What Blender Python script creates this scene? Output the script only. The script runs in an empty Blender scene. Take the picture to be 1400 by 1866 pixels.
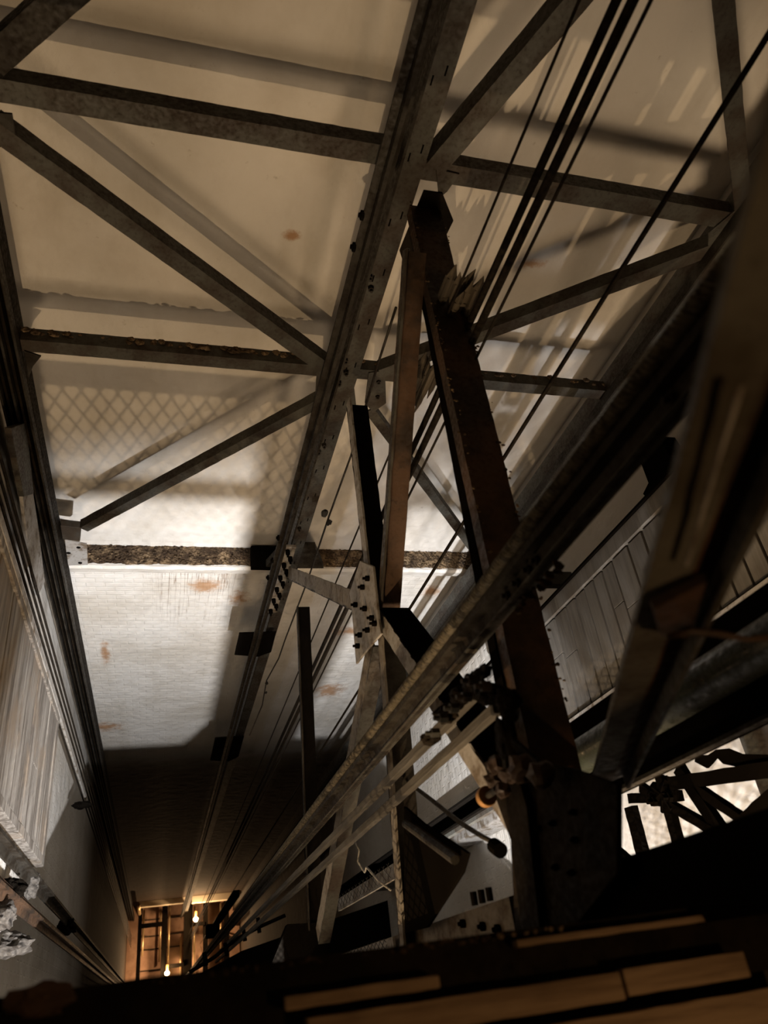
import bpy, bmesh, math, random
from mathutils import Vector, Matrix, noise
random.seed(7)
sc = bpy.context.scene
COL = sc.collection

# ---------------------------------------------------------------- camera
F_PX, CX, CY = 1368.0, 700.0, 933.0
AX = Vector((.9616, .0336, .2723))            # shaft axes seen from the camera (x right, y down, z ahead)
AD = Vector((-.247, .542, .804)); AX.normalize()
AD = (AD - AX * AD.dot(AX)).normalized(); AF = AX.cross(AD)
cd = bpy.data.cameras.new('camera'); cam = bpy.data.objects.new('camera', cd); COL.objects.link(cam)
def c2w(c): return Vector((AX.dot(c), AF.dot(c), -AD.dot(c)))
r_, u_, b_ = c2w(Vector((1, 0, 0))), c2w(Vector((0, -1, 0))), c2w(Vector((0, 0, -1)))
cam.matrix_world = Matrix(((r_.x, u_.x, b_.x, 0), (r_.y, u_.y, b_.y, 0), (r_.z, u_.z, b_.z, 0), (0, 0, 0, 1)))
cd.sensor_fit = 'VERTICAL'; cd.sensor_height = 36; cd.sensor_width = 36 * 1400 / 1866
cd.lens = 36 * F_PX / 1866; cd.clip_start = .02; cd.clip_end = 100
cd.dof.use_dof = True; cd.dof.focus_distance = 4.2; cd.dof.aperture_fstop = 3.0
sc.camera = cam
sc.view_settings.view_transform = 'Standard'; sc.view_settings.look = 'None'
sc.view_settings.gamma = 1; sc.view_settings.use_curve_mapping = False
sc.view_settings.exposure = 0.0
w = bpy.data.worlds.new('world'); sc.world = w; w.use_nodes = True
w.node_tree.nodes['Background'].inputs[0].default_value = (.9, .65, .4, 1)
w.node_tree.nodes['Background'].inputs[1].default_value = .0015
sc.cycles.max_bounces = 5; sc.cycles.diffuse_bounces = 2

# ---------------------------------------------------------------- lamps (light only; the fittings follow below)
def lamp(name, loc, watts, col, r, spot=None, aim=None, blend=.3):
    d = bpy.data.lights.new(name, 'SPOT' if spot else 'POINT')
    d.energy = watts; d.color = col; d.shadow_soft_size = r
    o = bpy.data.objects.new(name, d); COL.objects.link(o); o.location = loc
    if spot:
        d.spot_size = math.radians(spot); d.spot_blend = blend
        o.rotation_euler = (Vector(aim) - Vector(loc)).to_track_quat('-Z', 'Y').to_euler()
    return o
WARM = (-.12, -1.14, -2.02); COLD = (.70, -1.0, -2.34); UPPER = (1.05, -.45, .05); SIDE_FILL = (1.85, -.62, -2.90); BROAD_FILL2 = (-.40, -1.7, -3.0); BROAD_FILL = (1.5, -1.5, -2.45)
lamp('warm_bulb_light', WARM, 130, (1, .70, .40), .004)
lamp('broad_warm_fill', BROAD_FILL, 350, (1, .74, .48), .42)  # added soft fill that lifts the upper right wall
lamp('broad_warm_fill', BROAD_FILL2, 175, (1, .74, .48), .36)  # second added fill, splits and softens the beam shadows
lamp('white_side_fill', SIDE_FILL, 170, (.97, .96, 1), .012, 100, (2.5, .7, -3.6), .4)  # added fill to whiten the right wall behind the lower opening
lamp('white_work_light', COLD, 3100, (.94, .95, 1), .028, 97, (.75, 3, -10.9), .78)
lamp('landing_bulb_light', UPPER, 12, (1, .6, .28), .03)
BULBS = [(.33, 1.05, -26.55), (1.12, 2.35, -26.3)]
for k, p in enumerate(BULBS): lamp('pit_bulb_light', (p[0], p[1], p[2] + .14), (120, 95)[k], (1, .62, .32), .05)

# ---------------------------------------------------------------- materials
def mat(name, build=None, color=(.5, .5, .5), rough=.8, metal=0, emit=None, spec=.3):
    m = bpy.data.materials.new(name); m.use_nodes = True; nt = m.node_tree
    b = nt.nodes['Principled BSDF']
    b.inputs['Base Color'].default_value = (*color, 1); b.inputs['Roughness'].default_value = rough
    b.inputs['Metallic'].default_value = metal; b.inputs['Specular IOR Level'].default_value = spec
    if emit:
        b.inputs['Emission Color'].default_value = (*emit[0], 1); b.inputs['Emission Strength'].default_value = emit[1]
    if build: build(nt, b)
    return m
class N:
    """tiny node helper"""
    def __init__(s, nt): s.nt = nt; s.geo = nt.nodes.new('ShaderNodeNewGeometry')
    def new(s, t, **k):
        n = s.nt.nodes.new(t)
        for a, v in k.items(): setattr(n, a, v)
        return n
    def L(s, a, b): s.nt.links.new(a, b)
    def pos(s, sc_=(1, 1, 1), off=(0, 0, 0)):
        m = s.new('ShaderNodeMapping'); m.inputs['Scale'].default_value = sc_; m.inputs['Location'].default_value = off
        s.L(s.geo.outputs['Position'], m.inputs['Vector']); return m.outputs[0]
    def noise(s, vec, scale, detail=5, rough=.6):
        n = s.new('ShaderNodeTexNoise'); n.inputs['Scale'].default_value = scale
        n.inputs['Detail'].default_value = detail; n.inputs['Roughness'].default_value = rough
        s.L(vec, n.inputs['Vector']); return n.outputs['Fac']
    def ramp(s, fac, lo, hi, a=0, b=1):
        n = s.new('ShaderNodeMapRange'); n.interpolation_type = 'SMOOTHSTEP'
        for i, v in zip((1, 2, 3, 4), (lo, hi, a, b)): n.inputs[i].default_value = v
        s.L(fac, n.inputs[0]); return n.outputs[0]
    def math(s, op, a, b=0, c=None):
        n = s.new('ShaderNodeMath', operation=op)
        for i, v in enumerate((a, b) if c is None else (a, b, c)):
            if isinstance(v, (int, float)): n.inputs[i].default_value = v
            else: s.L(v, n.inputs[i])
        return n.outputs[0]
    def mix(s, fac, a, b):
        n = s.new('ShaderNodeMix', data_type='RGBA')
        if isinstance(fac, (int, float)): n.inputs[0].default_value = fac
        else: s.L(fac, n.inputs[0])
        for i, v in ((6, a), (7, b)):
            if isinstance(v, tuple): n.inputs[i].default_value = (*v, 1)
            else: s.L(v, n.inputs[i])
        return n.outputs[2]
    def bump(s, h, b, strength=.5, dist=.01):
        n = s.new('ShaderNodeBump'); n.inputs['Strength'].default_value = strength; n.inputs['Distance'].default_value = dist
        s.L(h, n.inputs['Height']); s.L(n.outputs[0], b.inputs['Normal'])

def steel(c1, c2, sc_=9, rough=.6, bias=.5):
    def f(nt, b):
        n = N(nt); p = n.pos(); a = n.noise(p, sc_); d = n.noise(p, 60, 4)
        m = n.ramp(a, bias - .1, bias + .12)
        c = n.mix(m, c1, c2); c = n.mix(n.ramp(d, .55, .75, 0, .5), c, tuple(v * .45 for v in c2))
        n.L(c, b.inputs['Base Color']); n.bump(n.math('ADD', a, n.math('MULTIPLY', d, .35)), b, .35, .006)
        n.L(n.ramp(d, .3, .7, rough - .15, rough + .25), b.inputs['Roughness'])
    return f
M = {}
M['steel'] = mat('grey_painted_steel', steel((.055, .052, .042), (.030, .021, .013), 5))
M['steel_pale'] = mat('pale_painted_steel', steel((.30, .28, .25), (.12, .09, .06), 12, .6, .56))
M['steel_dark'] = mat('sooty_steel', steel((.030, .026, .020), (.014, .010, .006)), spec=.15)
M['rust'] = mat('rusty_brown_steel', steel((.070, .038, .020), (.024, .015, .009), 5, .55))
M['soot'] = mat('soot_brown_iron', steel((.014, .010, .006), (.008, .006, .004)), spec=.03)
M['black'] = mat('blackened_iron', color=(.005, .004, .003), rough=1, spec=0)
M['rope'] = mat('greased_steel_rope', steel((.02, .015, .010), (.008, .006, .004), 40), spec=.1)
M['braid'] = mat('dusty_braided_rope', steel((.085, .070, .045), (.03, .024, .015), 50, .8))
M['brass'] = mat('brass', color=(.35, .18, .06), rough=.6, metal=.3)
M['green'] = mat('green_grey_enamel', steel((.045, .055, .035), (.03, .033, .022), 4, .4))
M['bulb'] = mat('glowing_bulb', color=(1, .8, .5), emit=((1, .72, .35), 40))
M['bulb2'] = mat('glowing_pit_bulb', color=(1, .8, .5), emit=((1, .62, .25), 60))

def wood(axis, c1, c2, c3):
    def f(nt, b):
        n = N(nt); s = [26, 26, 26]; s[axis] = 1.6
        g = n.noise(n.pos(tuple(s)), 1.0, 8, .7); l = n.noise(n.pos(), 3.2, 3)
        c = n.mix(n.ramp(g, .38, .62), c1, c2); c = n.mix(n.ramp(l, .5, .7, 0, .8), c, c3)
        n.L(c, b.inputs['Base Color']); n.bump(g, b, .8, .01)
    return f
M['wood_grey'] = mat('weathered_grey_boards', wood(1, (.09, .075, .06), (.26, .235, .20), (.20, .155, .11)), rough=.75)
M['wood_dark'] = mat('dirty_board_panel', wood(1, (.15, .138, .118), (.20, .185, .16), (.14, .12, .095)), rough=.6)
M['timber'] = mat('old_guide_timber', wood(2, (.045, .04, .032), (.10, .09, .075), (.06, .05, .038)), rough=.8)
M['timber_x'] = mat('tan_landing_timber', wood(0, (.20, .13, .075), (.36, .25, .15), (.10, .06, .035)), rough=.8)
M['strut_pale'] = mat('dusty_strut_steel', steel((.20, .175, .14), (.10, .075, .05), 12, .7, .56))
M['steel_mid'] = mat('worn_grey_steel', steel((.12, .112, .09), (.06, .05, .035), 5))
M['cream'] = mat('cream_stone', color=(.75, .66, .5), rough=.8)
M['stone'] = mat('rough_dark_stone', steel((.07, .062, .052), (.03, .025, .02), 20, .8))
M['splinter'] = mat('splintered_wood', wood(2, (.03, .024, .016), (.10, .08, .055), (.05, .03, .02)), rough=.9)

STAINS = [(373, 1068, .10, .055), (436, 1090, .05, .07), (785, 1078, .06, .05), (600, 1258, .12, .10), (640, 1150, .14, .04), (740, 1165, .07, .06),
          (192, 1190, .03, .12), (190, 1325, .13, .07), (968, 480, .05, .015), (530, 430, .03, .012), (690, 1240, .07, .14)]
def plaster(stains, shade_fade=True):
    def f(nt, b):
        n = N(nt); p = n.pos()
        a = n.noise(p, 1.1, 6, .62); d = n.noise(p, 14, 6, .7); e = n.noise(n.pos((1, 1, .28)), 3.0, 4)
        c = n.mix(n.ramp(a, .35, .68), (.66, .62, .555), (.53, .48, .405))
        c = n.mix(n.ramp(e, .52, .72, 0, .5), c, (.47, .42, .34))
        c = n.mix(n.ramp(d, .62, .74, 0, .55), c, (.30, .24, .17))
        z = n.new('ShaderNodeSeparateXYZ'); n.L(n.geo.outputs['Position'], z.inputs[0])
        # shade of the unlit lower storeys, painted into the plaster colour
        if shade_fade:
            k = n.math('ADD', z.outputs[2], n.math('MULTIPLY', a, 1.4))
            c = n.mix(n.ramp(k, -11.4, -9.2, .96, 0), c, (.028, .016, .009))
        # drips run down from the ledge
        if stains:
            dr = n.noise(n.pos((34, 1, .55)), 1.0, 6, .55)
            line = n.math('MULTIPLY', n.ramp(dr, .478, .50), n.ramp(dr, .522, .50))
            reg = n.math('MULTIPLY', n.ramp(z.outputs[2], -6.9, -5.4), n.ramp(z.outputs[2], -5.2, -5.3))
            regx = n.math('MULTIPLY', n.ramp(z.outputs[0], -.25, .1), n.ramp(z.outputs[0], .62, .45))
            c = n.mix(n.math('MULTIPLY', n.math('MULTIPLY', line, reg), n.math('MULTIPLY', regx, .95)), c, (.16, .09, .04))
            wob = n.noise(p, 9, 6, .75)
            for (u, v, rx, rz) in stains:
                q = at(u, v, y=3.0)
                m = n.new('ShaderNodeVectorMath', operation='LENGTH')
                mp = n.pos((1 / rx, 0, 1 / (rz * 1.6)), (-q.x / rx, 0, -q.z / (rz * 1.6))); n.L(mp, m.inputs[0])
                s = n.math('ADD', m.outputs['Value'], n.math('MULTIPLY', n.math('SUBTRACT', wob, .5), 5.0))
                c = n.mix(n.ramp(s, .3, 1.9, .85, 0), c, (.36, .18, .07))
        n.L(c, b.inputs['Base Color'])
        br = n.new('ShaderNodeTexBrick'); br.inputs['Scale'].default_value = 3.4
        br.inputs['Mortar Size'].default_value = .03; br.inputs['Mortar Smooth'].default_value = .9
        sw = n.new('ShaderNodeCombineXYZ'); xs = n.math('ADD', z.outputs[0], z.outputs[1])
        n.L(xs, sw.inputs[0]); n.L(z.outputs[2], sw.inputs[1]); n.L(sw.outputs[0], br.inputs['Vector'])
        br.inputs['Color1'].default_value = (1, 1, 1, 1); br.inputs['Color2'].default_value = (.8, .8, .8, 1); br.inputs['Mortar'].default_value = (0, 0, 0, 1)
        low = n.ramp(z.outputs[2], -5.3, -4.9, .16, .0)
        h = n.math('MULTIPLY_ADD', br.outputs['Fac'], n.math('MULTIPLY', low, -1), n.math('ADD', n.math('MULTIPLY', n.noise(p, 5, 3, .5), 1.6), n.math('MULTIPLY', d, .25)))
        n.bump(h, b, .7, .022)
    return f
def dirt(nt, b):
    n = N(nt); p = n.pos(); a = n.noise(p, 14, 8, .8); v = n.new('ShaderNodeTexVoronoi'); v.inputs['Scale'].default_value = 55
    n.L(p, v.inputs['Vector'])
    c = n.mix(n.ramp(a, .42, .6), (.05, .03, .015), (.26, .175, .095)); c = n.mix(n.ramp(n.noise(p, 4, 3), .45, .6, 0, .8), c, (.04, .022, .01))
    n.L(c, b.inputs['Base Color']); n.bump(n.math('ADD', a, v.outputs['Distance']), b, 1.0, .02)

# ---------------------------------------------------------------- geometry helpers
def at(u, v, x=None, y=None, z=None):
    """the point of a shaft plane (x=, y= or z= constant) that the photograph shows at u, v"""
    d = c2w(Vector(((u - CX), (v - CY), F_PX)))
    if x is not None: return d * (x / d.x)
    if y is not None: return d * (y / d.y)
    return d * (z / d.z)
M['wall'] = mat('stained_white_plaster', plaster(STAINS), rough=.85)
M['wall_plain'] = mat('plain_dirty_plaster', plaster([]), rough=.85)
M['dirt'] = mat('ledge_dirt', dirt, rough=.95)
M['pit'] = mat('brown_pit_floor', steel((.40, .25, .17), (.30, .18, .12), 3, .8), rough=.8)
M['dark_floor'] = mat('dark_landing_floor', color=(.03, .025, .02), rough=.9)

def finish(name, bm, m, parent=None, bevel=0, smooth=False):
    bmesh.ops.remove_doubles(bm, verts=bm.verts, dist=1e-6)
    bmesh.ops.recalc_face_normals(bm, faces=bm.faces)
    me = bpy.data.meshes.new(name); bm.to_mesh(me); bm.free(); me.materials.append(M[m])
    if smooth:
        for p in me.polygons: p.use_smooth = True
    o = bpy.data.objects.new(name, me); COL.objects.link(o)
    if bevel:
        md = o.modifiers.new('bevel', 'BEVEL'); md.width = bevel; md.segments = 2; md.limit_method = 'ANGLE'
    if parent is not None:
        o.parent = parent; o.matrix_parent_inverse = parent.matrix_world.inverted()
        o.matrix_parent_inverse = Matrix.Translation(-parent.location)
    return o
def thing(name, label, cat, loc=(0, 0, 0), group=None):
    o = bpy.data.objects.new(name, None); COL.objects.link(o); o.location = loc; o.empty_display_size = .1
    o['label'] = label; o['category'] = cat
    if group: o['group'] = group
    return o
def tag(o, label, cat, group=None):
    o['label'] = label; o['category'] = cat
    if group: o['group'] = group
    return o
def struct(name, bm, m):
    o = finish(name, bm, m); o['kind'] = 'structure'; return o
def box(bm, a, b):
    x0, y0, z0 = a; x1, y1, z1 = b
    vs = [bm.verts.new(p) for p in ((x0, y0, z0), (x1, y0, z0), (x1, y1, z0), (x0, y1, z0), (x0, y0, z1), (x1, y0, z1), (x1, y1, z1), (x0, y1, z1))]
    for f in ((0, 1, 2, 3), (4, 5, 6, 7), (0, 1, 5, 4), (1, 2, 6, 5), (2, 3, 7, 6), (3, 0, 4, 7)): bm.faces.new([vs[i] for i in f])
def ext(bm, p0, p1, prof, up, seg=1, rag=0, seed=0):
    """profile (a, b) swept from p0 to p1; b points along up, a along axis x up"""
    p0, p1, up = Vector(p0), Vector(p1), Vector(up); t = (p1 - p0).normalized()
    b = (up - t * up.dot(t)).normalized(); a = t.cross(b); rings = []
    for i in range(seg + 1):
        c = p0.lerp(p1, i / seg); r = []
        for j, (pa, pb) in enumerate(prof):
            q = c + a * pa + b * pb
            if rag: q += noise.noise_vector(q * 23 + Vector((seed, j, 0))) * rag
            r.append(bm.verts.new(q))
        rings.append(r)
    n = len(prof)
    for i in range(seg):
        for j in range(n): bm.faces.new((rings[i][j], rings[i][(j + 1) % n], rings[i + 1][(j + 1) % n], rings[i + 1][j]))
    bm.faces.new(rings[0][::-1]); bm.faces.new(rings[-1])
def Lp(w, h, t, fw=1, fh=1):
    return [(0, 0), (fw * w, 0), (fw * w, fh * t), (fw * t, fh * t), (fw * t, fh * h), (0, fh * h)]
def Cp(w, h, t, fw=1):
    return [(0, -h / 2), (fw * w, -h / 2), (fw * w, -h / 2 + t), (fw * t, -h / 2 + t), (fw * t, h / 2 - t), (fw * w, h / 2 - t), (fw * w, h / 2), (0, h / 2)]
def Rp(w, h): return [(-w / 2, -h / 2), (w / 2, -h / 2), (w / 2, h / 2), (-w / 2, h / 2)]
def Tp(w, h, t, tb, f=1):
    """flange of width w and thickness t, blade of height h and thickness tb"""
    return [(-w / 2, 0), (w / 2, 0), (w / 2, f * t), (tb / 2, f * t * 1.6), (tb / 2, f * h), (-tb / 2, f * h), (-tb / 2, f * t * 1.6), (-w / 2, f * t)]
def cyl(bm, p0, p1, r, n=10, r2=None):
    p0, p1 = Vector(p0), Vector(p1); t = (p1 - p0).normalized(); a = t.orthogonal().normalized(); b = t.cross(a)
    R = [[bm.verts.new(p + (a * math.cos(k * math.tau / n) + b * math.sin(k * math.tau / n)) * rr) for k in range(n)] for p, rr in ((p0, r), (p1, r if r2 is None else r2))]
    for k in range(n): bm.faces.new((R[0][k], R[0][(k + 1) % n], R[1][(k + 1) % n], R[1][k]))
    bm.faces.new(R[0][::-1]); bm.faces.new(R[1])
def tube(bm, pts, r, n=8):
    pts = [Vector(p) for p in pts]; R = []; a = None
    for i, p in enumerate(pts):
        t = (pts[min(i + 1, len(pts) - 1)] - pts[max(i - 1, 0)]).normalized()
        a = t.orthogonal().normalized() if a is None else (a - t * a.dot(t)).normalized(); b = t.cross(a)
        R.append([bm.verts.new(p + (a * math.cos(k * math.tau / n) + b * math.sin(k * math.tau / n)) * r) for k in range(n)])
    for i in range(len(R) - 1):
        for k in range(n): bm.faces.new((R[i][k], R[i][(k + 1) % n], R[i + 1][(k + 1) % n], R[i + 1][k]))
    bm.faces.new(R[0][::-1]); bm.faces.new(R[-1])
def slab(bm, pts, d):
    """polygon pts given thickness along vector d"""
    d = Vector(d); A = [bm.verts.new(p) for p in pts]; B = [bm.verts.new(Vector(p) + d) for p in pts]; n = len(pts)
    bm.faces.new(A[::-1]); bm.faces.new(B)
    for k in range(n): bm.faces.new((A[k], A[(k + 1) % n], B[(k + 1) % n], B[k]))
def lump(bm, c, r, s=1, sub=2, sq=(1, 1, 1)):
    g = bmesh.ops.create_icosphere(bm, subdivisions=sub, radius=1)
    for v in g['verts']:
        k = 1 + .45 * noise.noise(v.co * 1.7 + Vector((s, s * 2, 0))) + .2 * noise.noise(v.co * 4 + Vector((0, s, 0)))
        v.co = Vector((v.co.x * sq[0], v.co.y * sq[1], v.co.z * sq[2])) * r * k + Vector(c)
def bolts(parent, pts, nrm, r=.011, h=.012, m='steel_dark'):
    nrm = Vector(nrm).normalized(); base = None
    for p in pts:
        p = Vector(p)
        if base is None:
            bm = bmesh.new(); cyl(bm, (0, 0, 0), nrm * h, r, 6); cyl(bm, nrm * h, nrm * (h * 1.7), r * .5, 6)
            base = finish('bolt', bm, m, parent); o = base
            o.matrix_parent_inverse = Matrix()
        else:
            o = base.copy(); COL.objects.link(o); o.parent = parent; o.matrix_parent_inverse = Matrix()
        o.location = p - parent.location
def crust(parent, p0, p1, n, r, up=(0, 0, 1), spread=.02):
    """crumbs and flakes of old dirt lying along a member"""
    bm = bmesh.new(); p0, p1 = Vector(p0), Vector(p1)
    for k in range(n):
        t = random.random(); c = p0.lerp(p1, t) + Vector([random.uniform(-spread, spread) for _ in range(3)]) * .6
        lump(bm, c, r * random.uniform(.35, 1.1), k, 1, (1.4, 1.1, .55))
    o = finish('dirt_crust', bm, 'dirt', parent); o['kind'] = 'stuff'; return o

# ================================================================ SETTING
XL, XR, YB, ZP = -.86, 2.50, 3.0, -27.3
Z = Vector((0, 0, 1))
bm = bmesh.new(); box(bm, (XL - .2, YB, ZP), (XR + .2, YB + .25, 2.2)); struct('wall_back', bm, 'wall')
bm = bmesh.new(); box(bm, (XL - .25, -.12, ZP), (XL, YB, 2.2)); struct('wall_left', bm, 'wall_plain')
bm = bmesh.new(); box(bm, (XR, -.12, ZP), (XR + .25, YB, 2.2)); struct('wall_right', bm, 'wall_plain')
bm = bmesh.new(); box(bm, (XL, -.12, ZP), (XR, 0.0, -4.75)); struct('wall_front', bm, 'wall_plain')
bm = bmesh.new(); box(bm, (XL - .2, -.2, ZP - .2), (XR + .2, YB + .2, ZP)); struct('floor', bm, 'pit')
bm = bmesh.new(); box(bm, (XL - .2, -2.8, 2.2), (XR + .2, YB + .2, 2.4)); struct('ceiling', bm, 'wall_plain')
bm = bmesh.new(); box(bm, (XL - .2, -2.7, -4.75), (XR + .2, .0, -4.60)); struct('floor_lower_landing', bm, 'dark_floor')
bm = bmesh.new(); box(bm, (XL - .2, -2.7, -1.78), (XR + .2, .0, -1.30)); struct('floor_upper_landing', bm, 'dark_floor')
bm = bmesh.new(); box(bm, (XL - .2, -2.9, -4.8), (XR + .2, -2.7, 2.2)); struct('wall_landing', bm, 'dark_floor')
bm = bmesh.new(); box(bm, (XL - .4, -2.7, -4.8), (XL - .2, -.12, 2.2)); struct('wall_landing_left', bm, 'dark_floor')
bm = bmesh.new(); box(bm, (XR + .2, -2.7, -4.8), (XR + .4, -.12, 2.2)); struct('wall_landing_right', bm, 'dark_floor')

# ledge on the back wall with its dirt
bm = bmesh.new()
nx = 160
prev = None
for i in range(nx + 1):
    x = XL + (XR - XL) * i / nx; w1 = .005 * noise.noise(Vector((x * 6, 0, 0)))
    r = [bm.verts.new(p) for p in ((x, YB, -5.14), (x, 2.835 + w1, -5.15 + w1), (x, 2.825 + w1, -5.18), (x, 2.86, -5.30 + w1), (x, YB, -5.34))]
    if prev:
        for j in range(4): bm.faces.new((prev[j], prev[j + 1], r[j + 1], r[j]))
    prev = r
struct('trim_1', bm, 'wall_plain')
bm = bmesh.new(); prev = None
for i in range(301):
    x = XL + .06 + (XR - XL - .1) * i / 300; r = []
    for j in range(11):
        y = 3.0 - .158 * j / 10 + .006 * noise.noise(Vector((x * 9, j, 3)))
        z = -5.134 + .008 * (1 - abs(j - 4) / 6) + .014 * noise.noise(Vector((x * 20, y * 22, 0))) + .008 * noise.noise(Vector((x * 60, y * 60, 0)))
        r.append(bm.verts.new((x, y, z)))
    if prev:
        for j in range(10): bm.faces.new((prev[j], prev[j + 1], r[j + 1], r[j]))
    prev = r
for k in range(420):
    lump(bm, (random.uniform(XL + .1, XR - .05), random.uniform(2.85, 2.99), -5.12), random.uniform(.003, .011), k, 1, (1.3, 1, .7))
o = finish('dirt_layer', bm, 'dirt'); tag(o, 'brown crumbly dirt lying along the ledge of the white wall', 'dirt'); o['kind'] = 'stuff'

# ================================================================ BACK FRAME
YF = 2.62
XC0, XC1 = -.68, .785
def column(label, x0, comb, sgn, m='steel', face=.10):
    t = thing('steel_column', label, 'column', (x0, YF, -14)); 
    bm = bmesh.new(); ext(bm, (x0, YF, ZP + .02), (x0, YF, 1.9), [(0, 0), (face, 0), (face, .012), (.012, .012), (.012, .1), (face, .1), (face, .112), (0, .112)] if sgn > 0 else
        [(0, 0), (-face, 0), (-face, .012), (-.012, .012), (-.012, .1), (-face, .1), (-face, .112), (0, .112)], (0, 1, 0), 60, .0015)
    finish('channel', bm, m, t)
    for k in range(comb):
        xx = x0 - sgn * (0) - (.028 * k if comb > 1 else 0)
        bm = bmesh.new(); box(bm, (xx - .012, YF - .055, ZP + .02), (xx - .002, YF - .001, 1.9)); finish('flange', bm, 'soot' if k % 2 else 'steel_dark', t)
    return t
# axis is z and up is +y, so profile a runs along z x y = -x : negative a is to the right
cL = column('tall ribbed steel column at left, beside the wooden casing', XC0, 5, 1, 'soot', .14)
cC = column('tall pale-faced steel column in the middle with slotted flat face', .79, 1, -1, 'steel', .10)
cR = column('tall steel column at far right, half hidden behind the braided rope', 2.31, 1, -1, 'steel', .12)
# slots in the middle column face
bm = bmesh.new()
for k in range(16):
    z0 = -1.0 - k * .29
    for dx in (.03, .07):
        box(bm, (.79 + dx - .003, YF - .0015, z0 + dx), (.79 + dx + .003, YF + .004, z0 + .035 + dx))
finish('slot', bm, 'black', cC)
bolts(cC, [(.80 + .02 * (k % 2), YF, z) for k, z in enumerate((-2.1, -2.16, -2.62, -2.7, -2.78, -3.3, -3.36, -4.2))], (0, -1, 0), .014, .02)

def gr(x, y, z0, z1, f, label, m='steel_dark', w=.085, h=.062, tb=.016, brackets=(), up=(0, 1, 0)):
    t = thing('guide_rail', label, 'rail', (x, y, z0)); bm = bmesh.new()
    ext(bm, (x, y, z0), (x, y, z1), Tp(w, h, .011, tb, f), up, 40, .001); finish('rail', bm, m, t)
    for (za, hh, ww) in brackets:
        bm = bmesh.new(); slab(bm, [(x - ww / 2, y + .01, za), (x + ww / 2, y + .012, za + .01), (x + ww / 2 + .01, y + .01, za - hh * .8), (x + ww * .2, y + .01, za - hh), (x - ww / 2, y + .01, za - hh * .9)], (0, .012, 0))
        finish('bracket', bm, 'black', t)
    return t
g = gr(.715, 2.54, ZP + .1, 1.9, -1, 'dark guide rail clipped to the left side of the middle column', 'steel_dark', .07, .06, .016, [(-5.75, .50, .30), (-8.6, 1.0, .32)])
# rail joint with fishplate bolts and hanging clips
bm = bmesh.new(); box(bm, (.735, 2.50, -5.25), (.80, 2.515, -4.25)); finish('fishplate', bm, 'steel_pale', g)
bolts(g, [(.75 + .03 * (k % 2), 2.50, -4.3 - k * .09) for k in range(11)], (0, -1, 0), .017, .03, 'black')
bolts(g, [(.683, 2.535, z) for z in (-1.75, -1.9, -4.2, -4.5, -4.75)], (-1, 0, 0), .02, .012, 'black')

def angle(label, p0, p1, w=.08, m='steel', up=(0, 0, 1), seg=40, dirtn=0, cat='beam', name='angle_beam'):
    """angle iron: level leg on top reaching back, upright leg facing the landing"""
    p0, p1 = Vector(p0), Vector(p1); mid = (p0 + p1) / 2
    if p1.x < p0.x: p0, p1 = p1, p0
    t = thing(name, label, cat, mid)
    # axis x up = (x)x(z) = -y ; so negative a reaches back
    bm = bmesh.new(); ext(bm, p0, p1, [(0, 0), (-w, 0), (-w, -.010), (-.010, -.010), (-.010, -w), (0, -w)], up, seg, .0016, len(label)); finish('angle_iron', bm, m, t)
    if dirtn: crust(t, p0 + Vector((0, w * .7, .0)), p1 + Vector((0, w * .7, 0)), dirtn, .016)
    return t
def gusset(parent, pts, m='steel', d=(0, .01, 0), b=(), bn=(0, -1, 0), r=.012):
    bm = bmesh.new(); slab(bm, pts, d); finish('gusset_plate', bm, m, parent, .002)
    if b: bolts(parent, b, bn, r)
A = lambda u, v: at(u, v, y=YF)
zc1, zc2, zc3 = -1.56, -2.74, -4.42
b1 = angle('upper steel beam crossing the left bay above the diagonal', (XC0, YF + .01, zc1 + .05), (XC1, YF + .01, zc1 + .05))
b1r = angle('upper steel beam crossing the right bay behind the lifting ropes', (.80, YF + .01, zc1 + .02), (2.31, YF + .01, zc1 + .02))
b2 = angle('lower steel beam in the left bay, crusted with dirt on top', (XC0, YF + .01, zc2 + .05), (XC1, YF + .01, zc2 + .05), .075, dirtn=90)
b2r = angle('lower steel beam in the right bay, dirt crust on its top', (.80, YF + .01, zc2 + .05), (2.31, YF + .01, zc2 + .05), .07, dirtn=40)
def diag(label, p0, p1, w=.07, m='steel'):
    return angle(label, p0, p1, w, m, cat='brace', name='diagonal_brace')
d1 = diag('long diagonal brace falling to the right across the left bay', A(-5, 222), A(612, 672), .075)
d2 = diag('diagonal brace rising from the wall bracket to the middle joint', A(145, 962), A(590, 722), .062)
d3 = diag('diagonal brace falling from the middle joint behind the grey struts', A(682, 745), A(872, 1005), .055)
d4 = diag('diagonal brace rising from the middle joint to the right column', A(690, 675), A(1335, 432), .07)
d5 = diag('dark diagonal brace rising right from the upper beam to the top', A(778, 298), A(1085, -70), .085)
d6 = diag('steep diagonal brace in the top right corner of the bay', A(1335, -60), A(1372, 390), .07)
d7 = diag('black diagonal brace cutting the top left corner', A(-40, 95), A(130, -60), .09, 'steel_dark')
gusset(d1, [A(578, 668), A(640, 655), A(650, 745), A(585, 762), A(574, 735)], 'steel', b=[A(600, 690), A(598, 715), A(596, 745)])
gusset(d4, [A(672, 680), A(702, 676), A(704, 735), A(680, 752), A(665, 735)], 'steel', b=[A(690, 695), A(688, 722)])
gusset(b1, [A(-10, 205), A(22, 208), A(30, 260), A(-10, 272)], 'steel_dark')
gusset(b1r, [A(795, 308), A(838, 318), A(815, 350), A(800, 362)], 'steel')
gusset(b1r, [A(772, 345), A(806, 350), A(826, 400), A(792, 470), A(738, 488), A(728, 455)], 'soot', (0, -.01, 0), b=[A(748, 470), A(742, 452)])
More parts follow.
